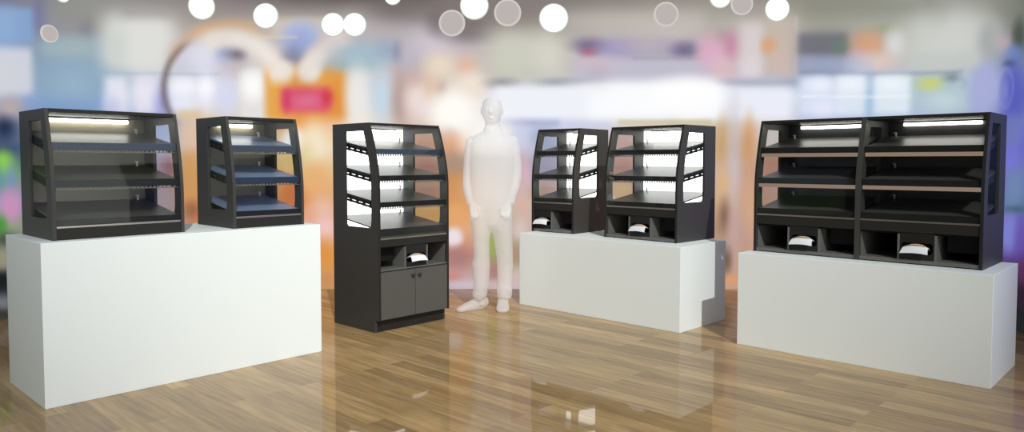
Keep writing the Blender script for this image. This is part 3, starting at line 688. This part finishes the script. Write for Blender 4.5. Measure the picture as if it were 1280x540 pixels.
tag(wall, 'curved backdrop wall with a soft blurred picture of a bright shop', kind='structure')

# out-of-focus shop lights, built as added glowing discs on the wall
bokehm = emit('round_lamp_white', (.97, 1.0, .97), 1.15); dimm = emit('round_lamp_dim', srgb('bcb4b0'), 1.0)
rimm = emit('round_lamp_green_rim', srgb('bccabc'), 1.0); dimrim = emit('round_lamp_pale_rim', srgb('d0cac6'), 1.0)
names = [
 'bright white round wall lamp above the large left cabinet, left of the ring shape', 'bright white round wall lamp above the left arch of the ring shape',
 'left one of two touching white round wall lamps', 'right one of two touching white round wall lamps',
 'white round wall lamp cut by the top edge above the floor cabinet', 'bright white round wall lamp near the top, just above the standing figure',
 'large bright white round wall lamp high between the standing figure and the two middle cabinets', 'white round wall lamp cut by the top edge beside an outlined dim one',
 'rightmost bright white round wall lamp, above the right plinth', 'white round wall lamp barely showing at the top left edge',
 'small dim grey round wall lamp at far left above the large cabinet', 'dim outlined round wall lamp touching the lamp above the figure',
 'dim mauve round wall lamp right of the lamp above the figure', 'faint pale round wall lamp above the two middle cabinets', 'dim outlined round wall lamp between two bright ones on the right']
for i, (s, z, hs, hz, k) in enumerate(SPOTS):
    x, y, a = wall_pt(s); o = empty('wall_lamp', (x, y, z), -a)
    tag(o, names[i], 'lamp', 'round lamps on the backdrop wall')
    bm = bmesh.new()
    loft(bm, [(0, 0, 0), (0, -.012, 0), (0, -.016, 0)], [(hs * 1.0, hz * 1.0), (hs * 1.0, hz), (hs * .97, hz * .97)], side=(1, 0, 0), n=48)
    link('lamp_rim', bm, rimm if k == 'b' else dimrim, o)
    bm = bmesh.new()
    q = .95 if k == 'b' else .86
    loft(bm, [(0, -.0155, 0), (0, -.020, 0), (0, -.023, 0)], [(hs * q, hz * q), (hs * q * .9, hz * q * .9), (hs * .5, hz * .5)], side=(1, 0, 0), n=48)
    link('lamp_diffuser', bm, bokehm if k == 'b' else dimm, o)

# ------------------------------------------------------------------ floor
bm = bmesh.new()
pts = []
for s in np.linspace(SMIN, SMAX, 80):
    x, y, a = wall_pt(s); pts.append((x + math.sin(a) * .0, y + math.cos(a) * .0, 0))
bm = slab(pts, [], (0, 0, -.05))
fl = bpy.data.materials.new('wood_laminate'); fl.use_nodes = True; nt = fl.node_tree; N = nt.nodes; Lk = nt.links; P = N['Principled BSDF']
tc = N.new('ShaderNodeTexCoord'); mp = N.new('ShaderNodeMapping'); mp.inputs['Rotation'].default_value = (0, 0, math.radians(43.5))
Lk.new(tc.outputs['Object'], mp.inputs['Vector'])
def brick(w, hgt, c1, c2, bias, mortar=.0008):
    n = N.new('ShaderNodeTexBrick'); n.inputs['Scale'].default_value = 1; n.inputs['Brick Width'].default_value = w; n.inputs['Row Height'].default_value = hgt
    n.inputs['Color1'].default_value = (*c1, 1); n.inputs['Color2'].default_value = (*c2, 1); n.inputs['Mortar'].default_value = (*[c * .6 for c in c1], 1)
    n.inputs['Mortar Size'].default_value = mortar; n.inputs['Bias'].default_value = bias; n.offset = .37; n.offset_frequency = 2
    Lk.new(mp.outputs[0], n.inputs['Vector']); return n
bk = brick(1.25, .105, FLOOR_A, FLOOR_B, 0)
gm = N.new('ShaderNodeMapping'); gm.inputs['Scale'].default_value = (1.6, 22, 1); Lk.new(mp.outputs[0], gm.inputs['Vector'])
g1 = N.new('ShaderNodeTexNoise'); g1.inputs['Scale'].default_value = 1.5; g1.inputs['Detail'].default_value = 7; g1.inputs['Roughness'].default_value = .6; Lk.new(gm.outputs[0], g1.inputs['Vector'])
g2 = N.new('ShaderNodeTexNoise'); g2.inputs['Scale'].default_value = .9; g2.inputs['Detail'].default_value = 3; Lk.new(mp.outputs[0], g2.inputs['Vector'])
rr = N.new('ShaderNodeMapRange'); rr.inputs['From Min'].default_value = .3; rr.inputs['From Max'].default_value = .7; rr.inputs['To Min'].default_value = .66; rr.inputs['To Max'].default_value = 1.28; Lk.new(g1.outputs['Fac'], rr.inputs['Value'])
r2 = N.new('ShaderNodeMapRange'); r2.inputs['From Min'].default_value = .3; r2.inputs['From Max'].default_value = .7; r2.inputs['To Min'].default_value = .92; r2.inputs['To Max'].default_value = 1.08; Lk.new(g2.outputs['Fac'], r2.inputs['Value'])
mm = N.new('ShaderNodeMath'); mm.operation = 'MULTIPLY'; Lk.new(rr.outputs[0], mm.inputs[0]); Lk.new(r2.outputs[0], mm.inputs[1])
vm = N.new('ShaderNodeVectorMath'); vm.operation = 'SCALE'; Lk.new(bk.outputs['Color'], vm.inputs[0]); Lk.new(mm.outputs[0], vm.inputs['Scale'])
Lk.new(vm.outputs[0], P.inputs['Base Color'])
P.inputs['Roughness'].default_value = .55; P.inputs['Specular IOR Level'].default_value = .2
P.inputs['Coat Weight'].default_value = FLOOR_COAT; P.inputs['Coat Roughness'].default_value = .03; P.inputs['Coat IOR'].default_value = 1.45
f = link('floor', bm, fl); tag(f, 'glossy oak laminate floor in narrow planks', kind='structure')

# ------------------------------------------------------------------ plinths
def plinth(o, th, w, d, h, label):
    r = bmesh.new(); box(r, 0, w, 0, d, 0, h, .003)
    ob = link('display_plinth', r, M['plinth']); ob.location = (o[0], o[1], 0); ob.rotation_euler = (0, 0, math.radians(th))
    tag(ob, label, 'plinth'); return ob
plinth((-2.399, 3.773), 46.574, 1.629, .687, .857, 'tall white rectangular plinth on the left carrying two black countertop cabinets')
plinth((.067, 6.63), -44.178, 1.645, .681, .641, 'low white rectangular plinth in the middle carrying two brightly lit cabinets')
plinth((1.574, 5.161), -43.426, 1.522, .690, .642, 'white rectangular plinth on the right carrying the double-width black cabinet')

# ------------------------------------------------------------------ cabinets
R_ = math.radians
make_cabinet('display_cabinet', 'wide black three-tier countertop cabinet at the left end of the tall left plinth', (-2.408, 3.891, .8575), R_(47.378), [.691], .547, .700, .09,
             [.520, .318, .106], .067, back='back_olive', lips=['lip_navy', 'lip_black', 'lip_black'], clip_side='right', edge=False)
make_cabinet('display_cabinet', 'narrow black countertop cabinet with bluish steel shelves on the tall left plinth', (-1.727, 4.606, .8575), R_(46.2), [.490], .515, .701, .09,
             [.520, .318, .106], .067, shelf='shelf_blue', back='back_olive', lips=['lip_navy', 'lip_navy', 'lip_black'], clip_side='right', edge=False)
make_cabinet('display_cabinet', 'tall black floor-standing cabinet with two grey doors beside the standing figure', (-.982, 5.456, .0), R_(46.846), [.692], .582, 1.565, .115,
             [1.370, 1.172, .975, .775], .700, cub=(.470, .640), glow=True, lips=['lip_navy', 'lip_black', 'lip_black', 'lip_black'], flap='left', clip_side='right',
             door=dict(kick=.094, kr=.052, top=.452), cells=[('f', .36), ('n', .33), ('o', .31)])
make_cabinet('display_cabinet', 'narrow lit black cabinet on the middle plinth, left of its wider twin', (.181, 6.807, .6415), R_(-40.382), [.470], .545, .929, .10,
             [.73, .520, .308], .265, cub=(.028, .196), glow=True, cells=[('n', .47), ('f', .53)])
make_cabinet('display_cabinet', 'wider lit black cabinet on the middle plinth with three lower compartments', (.780, 6.265, .6415), R_(-45.507), [.712], .558, .924, .095,
             [.73, .518, .305], .262, cub=(.028, .196), glow=True, cells=[('o', .345), ('n', .31), ('f', .345)])
make_cabinet('display_cabinet', 'double-width dark black cabinet with two lamp bars on the right plinth', (1.716, 5.269, .6425), R_(-43.803), [.702, .702], .545, .922, .10,
             [.73, .520, .308], .262, cub=(.028, .196), back='back_dark', strip='bar', cells=[('o', .345), ('n', .31), ('f', .345)])
nl = ['napkins in the slot of the tall floor cabinet above its doors', 'napkins in the slot of the narrow lit cabinet on the middle plinth',
      'napkins in the slot of the wider lit cabinet on the middle plinth', 'napkins in the left slot of the double-width cabinet on the right plinth', 'napkins in the right slot of the double-width cabinet on the right plinth']
for (r, u, z, fl_), lb in zip(NAPK, nl): build_napkins(r, u, z, fl_, 'white paper ' + lb)

# ------------------------------------------------------------------ person
def X(px): return (px - 607) * .00674
def Z(py): return (390.5 - py) * .00674
bm = bmesh.new()
def vl(rows, side=(1, 0, 0), power=2.0):   # rows: px x, px y, depth y, rx px, ry m
    loft(bm, [(X(a), c, Z(b)) for a, b, c, r, q in rows], [(r * .00674, q) for a, b, c, r, q in rows], side, 28, power)
# torso with open-necked jacket outline
vl([(616, 160, .0, 11, .065), (616, 164, .0, 12.5, .07), (616, 168, .0, 19, .085), (615.5, 172, .0, 27, .10), (615.5, 180, -.005, 29, .118), (615.5, 195, -.01, 28.5, .128), (615, 215, -.005, 28, .125),
    (614.5, 235, .0, 28, .125), (614, 250, .0, 28, .125), (613.5, 260, .0, 27, .115), (613.8, 270, .0, 26.6, .102), (614.2, 278, .005, 25, .092), (614.4, 284, .01, 20, .07)], power=2.3)
# head
vl([(615, 121.6, .01, 3, .03), (615, 123, .01, 7.5, .065), (615, 127, .008, 11, .088), (615, 133, .005, 12.5, .098), (615, 139, .0, 12.6, .098), (615, 145, -.005, 11.5, .088), (615, 150, -.015, 9.5, .07), (615, 154.5, -.03, 6.5, .045), (615, 156, -.035, 3.5, .025)])
vl([(616, 144, .02, 9, .055), (616, 152, .02, 9.4, .056), (616, 160, .01, 10.5, .06), (616, 168, .0, 13, .065)])
# nose, lips, brow, ears
loft(bm, [(X(613.8), -.085, Z(136)), (X(613.6), -.108, Z(141)), (X(613.6), -.100, Z(143.5))], [(.008, .008), (.014, .016), (.010, .010)], n=12)
for dx in (-5.3, 4.0):
    loft(bm, [(X(613.7 + dx) - .012, -.083, Z(136.8)), (X(613.7 + dx), -.089, Z(136.8)), (X(613.7 + dx) + .012, -.083, Z(136.8))], [(.004, .006), (.008, .010), (.004, .006)], side=(0, 1, 0), n=10)
loft(bm, [(X(613.7) - .022, -.075, Z(147.5)), (X(613.7), -.087, Z(147.5)), (X(613.7) + .022, -.075, Z(147.5))], [(.004, .004), (.009, .008), (.004, .004)], side=(0, 1, 0), n=10)
for px_ in (602.2, 627.9):
    vl([(px_, 134.5, .01, 1.2, .008), (px_, 138, .012, 2.0, .018), (px_, 143, .008, 1.2, .008)])
# arms, elbows out, wrists at the pockets
vl([(592.5, 171, .0, 5, .04), (590.5, 176, .0, 8, .065), (588.5, 190, .01, 8.2, .066), (587, 206, .02, 7.8, .062), (586.2, 220, .02, 7.6, .06), (585.8, 233, .0, 7.4, .058), (588, 245, -.03, 6.6, .05), (590.5, 254, -.055, 5.6, .042), (591, 256, -.06, 3.6, .03)], power=2.2)
vl([(638.5, 170, .0, 5, .04), (640.5, 176, .0, 8, .065), (642.3, 190, .01, 8.6, .066), (643.8, 206, .02, 8.2, .062), (644, 220, .02, 7.9, .06), (642, 233, .0, 7.3, .058), (638.5, 243, -.03, 6.8, .052), (636, 253, -.055, 6.6, .044), (635.5, 255, -.06, 4, .03)], power=2.2)
# hands slipping into the pockets: palm, four fingers, thumb
for sx, px_ in ((1, 592), (-1, 635)):
    vl([(px_, 252, -.075, 3.6, .018), (px_ + sx * 1, 257, -.095, 5.6, .016), (px_ + sx * 2, 262, -.108, 6.2, .014), (px_ + sx * 2.4, 264.5, -.112, 5.4, .012)])
    for k in range(4):
        fx = px_ + sx * 2.2 + (k - 1.5) * 3.1; ln = (8.5, 10, 9.5, 7)[k if sx > 0 else 3 - k]
        vl([(fx, 262, -.108, 1.3, .0085), (fx + sx * .5, 262 + ln * .5, -.122, 1.25, .0085), (fx + sx * 1.0, 262 + ln * .85, -.118, 1.15, .008), (fx + sx * 1.1, 262 + ln, -.110, .8, .006)])
    vl([(px_ + sx * 5, 256, -.095, 1.6, .010), (px_ + sx * 8, 260, -.118, 1.45, .0095), (px_ + sx * 9, 265, -.125, 1.2, .008), (px_ + sx * 9, 267, -.122, .8, .006)])
# trouser legs
vl([(602, 262, .0, 11, .09), (602, 270, .0, 12.6, .102), (601.8, 284, .01, 12.6, .100), (601.2, 301, .02, 10.6, .085), (601.6, 320, .03, 10.2, .08), (600.8, 330, .035, 11.6, .082), (601, 338, .04, 11, .08), (601, 352, .05, 9.8, .076), (600.3, 361, .06, 9.0, .075), (599.2, 367, .07, 9.6, .080), (598.8, 371, .075, 9.2, .078), (599.0, 372.2, .08, 6.5, .055)])
vl([(627, 262, .0, 11, .09), (627, 270, .0, 13, .102), (627.3, 284, .015, 13, .100), (629, 301, .04, 11.5, .088), (630.6, 320, .07, 10.4, .08), (631, 331, .09, 10.3, .08), (630.8, 345, .10, 9.6, .077), (630.4, 358, .11, 9.2, .075), (630.4, 367, .11, 9.9, .08), (630.3, 374, .11, 9.1, .078), (629.8, 375.5, .11, 6.5, .055)])
# ankles and shoes
vl([(600.3, 366, .085, 6.2, .045), (601.0, 376, .09, 6.2, .047), (600.8, 384, .09, 6.0, .045)])
vl([(629, 366, .12, 6.4, .045), (628.6, 378, .12, 6.5, .047), (628.6, 385, .12, 6.6, .045)])
def shoe(heel, toe, wd):
    h_, t_ = Vector(heel), Vector(toe); d_ = (t_ - h_); Lg = d_.length; d_.normalize(); sd = Vector((-d_.y, d_.x, 0))
    rows = [(0, .03, .035, .6), (.05, .045, .052, .82), (.2, .05, .058, .95), (.38, .052, .05, .95), (.55, .043, .04, 1.0), (.72, .034, .031, 1.1), (.87, .027, .024, 1.02), (.96, .021, .017, .75), (1, .018, .010, .4)]
    loft(bm, [tuple(h_ + d_ * Lg * u + Vector((0, 0, max(zc, hh * 1.0)))) for u, zc, hh, ww in rows], [(wd * ww, hh) for u, zc, hh, ww in rows], side=tuple(sd), n=20, power=2.5)
shoe((X(606.5), .155, .0), (X(571.5), -.03, .0), .043)
shoe((X(628.5), .175, .0), (X(628.3), -.065, .0), .052)
pm = bpy.data.materials.new('translucent_white'); pm.use_nodes = True; nt = pm.node_tree; nt.nodes.clear()
tr = nt.nodes.new('ShaderNodeBsdfTransparent'); df = nt.nodes.new('ShaderNodeBsdfDiffuse'); tl = nt.nodes.new('ShaderNodeBsdfTranslucent')
m1 = nt.nodes.new('ShaderNodeMixShader'); m2 = nt.nodes.new('ShaderNodeMixShader'); oo = nt.nodes.new('ShaderNodeOutputMaterial')
nz_ = nt.nodes.new('ShaderNodeTexNoise'); nz_.inputs['Scale'].default_value = 6; cr = nt.nodes.new('ShaderNodeMapRange'); cr.inputs['To Min'].default_value = .97; cr.inputs['To Max'].default_value = 1.0
cb = nt.nodes.new('ShaderNodeCombineColor'); nt.links.new(nz_.outputs['Fac'], cr.inputs['Value'])
for k in range(3): nt.links.new(cr.outputs[0], cb.inputs[k])
nt.links.new(cb.outputs[0], df.inputs['Color']); nt.links.new(cb.outputs[0], tl.inputs['Color'])
m1.inputs['Fac'].default_value = .5; m2.inputs['Fac'].default_value = PERSON_A
nt.links.new(df.outputs[0], m1.inputs[1]); nt.links.new(tl.outputs[0], m1.inputs[2]); nt.links.new(tr.outputs[0], m2.inputs[1]); nt.links.new(m1.outputs[0], m2.inputs[2]); nt.links.new(m2.outputs[0], oo.inputs[0])
pr = link('person', bm, pm, smooth=True); pr.location = (-.222, 6.262, .001)
rm = pr.modifiers.new('blend', 'REMESH'); rm.mode = 'VOXEL'; rm.voxel_size = .0065; rm.use_smooth_shade = True
sm = pr.modifiers.new('soften', 'SMOOTH'); sm.iterations = 9; sm.factor = .5
tag(pr, 'standing figure, translucent white silhouette in jacket and trousers, hands at pockets, beside the tall cabinet', 'person')

# ------------------------------------------------------------------ light
w = bpy.data.worlds.new('world'); scene.world = w; w.use_nodes = True; nt = w.node_tree
bg = nt.nodes['Background']; tcw = nt.nodes.new('ShaderNodeTexCoord'); dt = nt.nodes.new('ShaderNodeVectorMath'); dt.operation = 'DOT_PRODUCT'
dt.inputs[1].default_value = Vector(WORLD_V).normalized()
mrw = nt.nodes.new('ShaderNodeMapRange'); mrw.inputs['From Min'].default_value = -.3; mrw.inputs['From Max'].default_value = 1  # ambient raised toward the front right, an added fill without a visible source
mrw.inputs['To Min'].default_value = WORLD_LO; mrw.inputs['To Max'].default_value = WORLD_HI
nt.links.new(tcw.outputs['Generated'], dt.inputs[0]); nt.links.new(dt.outputs['Value'], mrw.inputs['Value']); nt.links.new(mrw.outputs[0], bg.inputs[1])
bg.inputs[0].default_value = (*WORLD_C, 1)
sp = bpy.data.lights.new('ceiling_spotlight', 'SPOT'); so = bpy.data.objects.new('ceiling_spotlight', sp); COL.objects.link(so)
tgt = Vector(SPOT_T); dv = Vector((SPOT_D[0], SPOT_D[1], SPOT_D[2])).normalized(); so.location = tgt + dv * SPOT_R
so.rotation_euler = (-dv).to_track_quat('-Z', 'Y').to_euler()
sp.energy = SPOT_E; sp.spot_size = math.radians(SPOT_A); sp.spot_blend = 1.0; sp.shadow_soft_size = .03; sp.color = (.97, 1, .98)
scene.view_settings.view_transform = 'Standard'; scene.view_settings.look = 'None'; scene.view_settings.exposure = 0; scene.view_settings.gamma = 1
scene.view_settings.use_curve_mapping = False
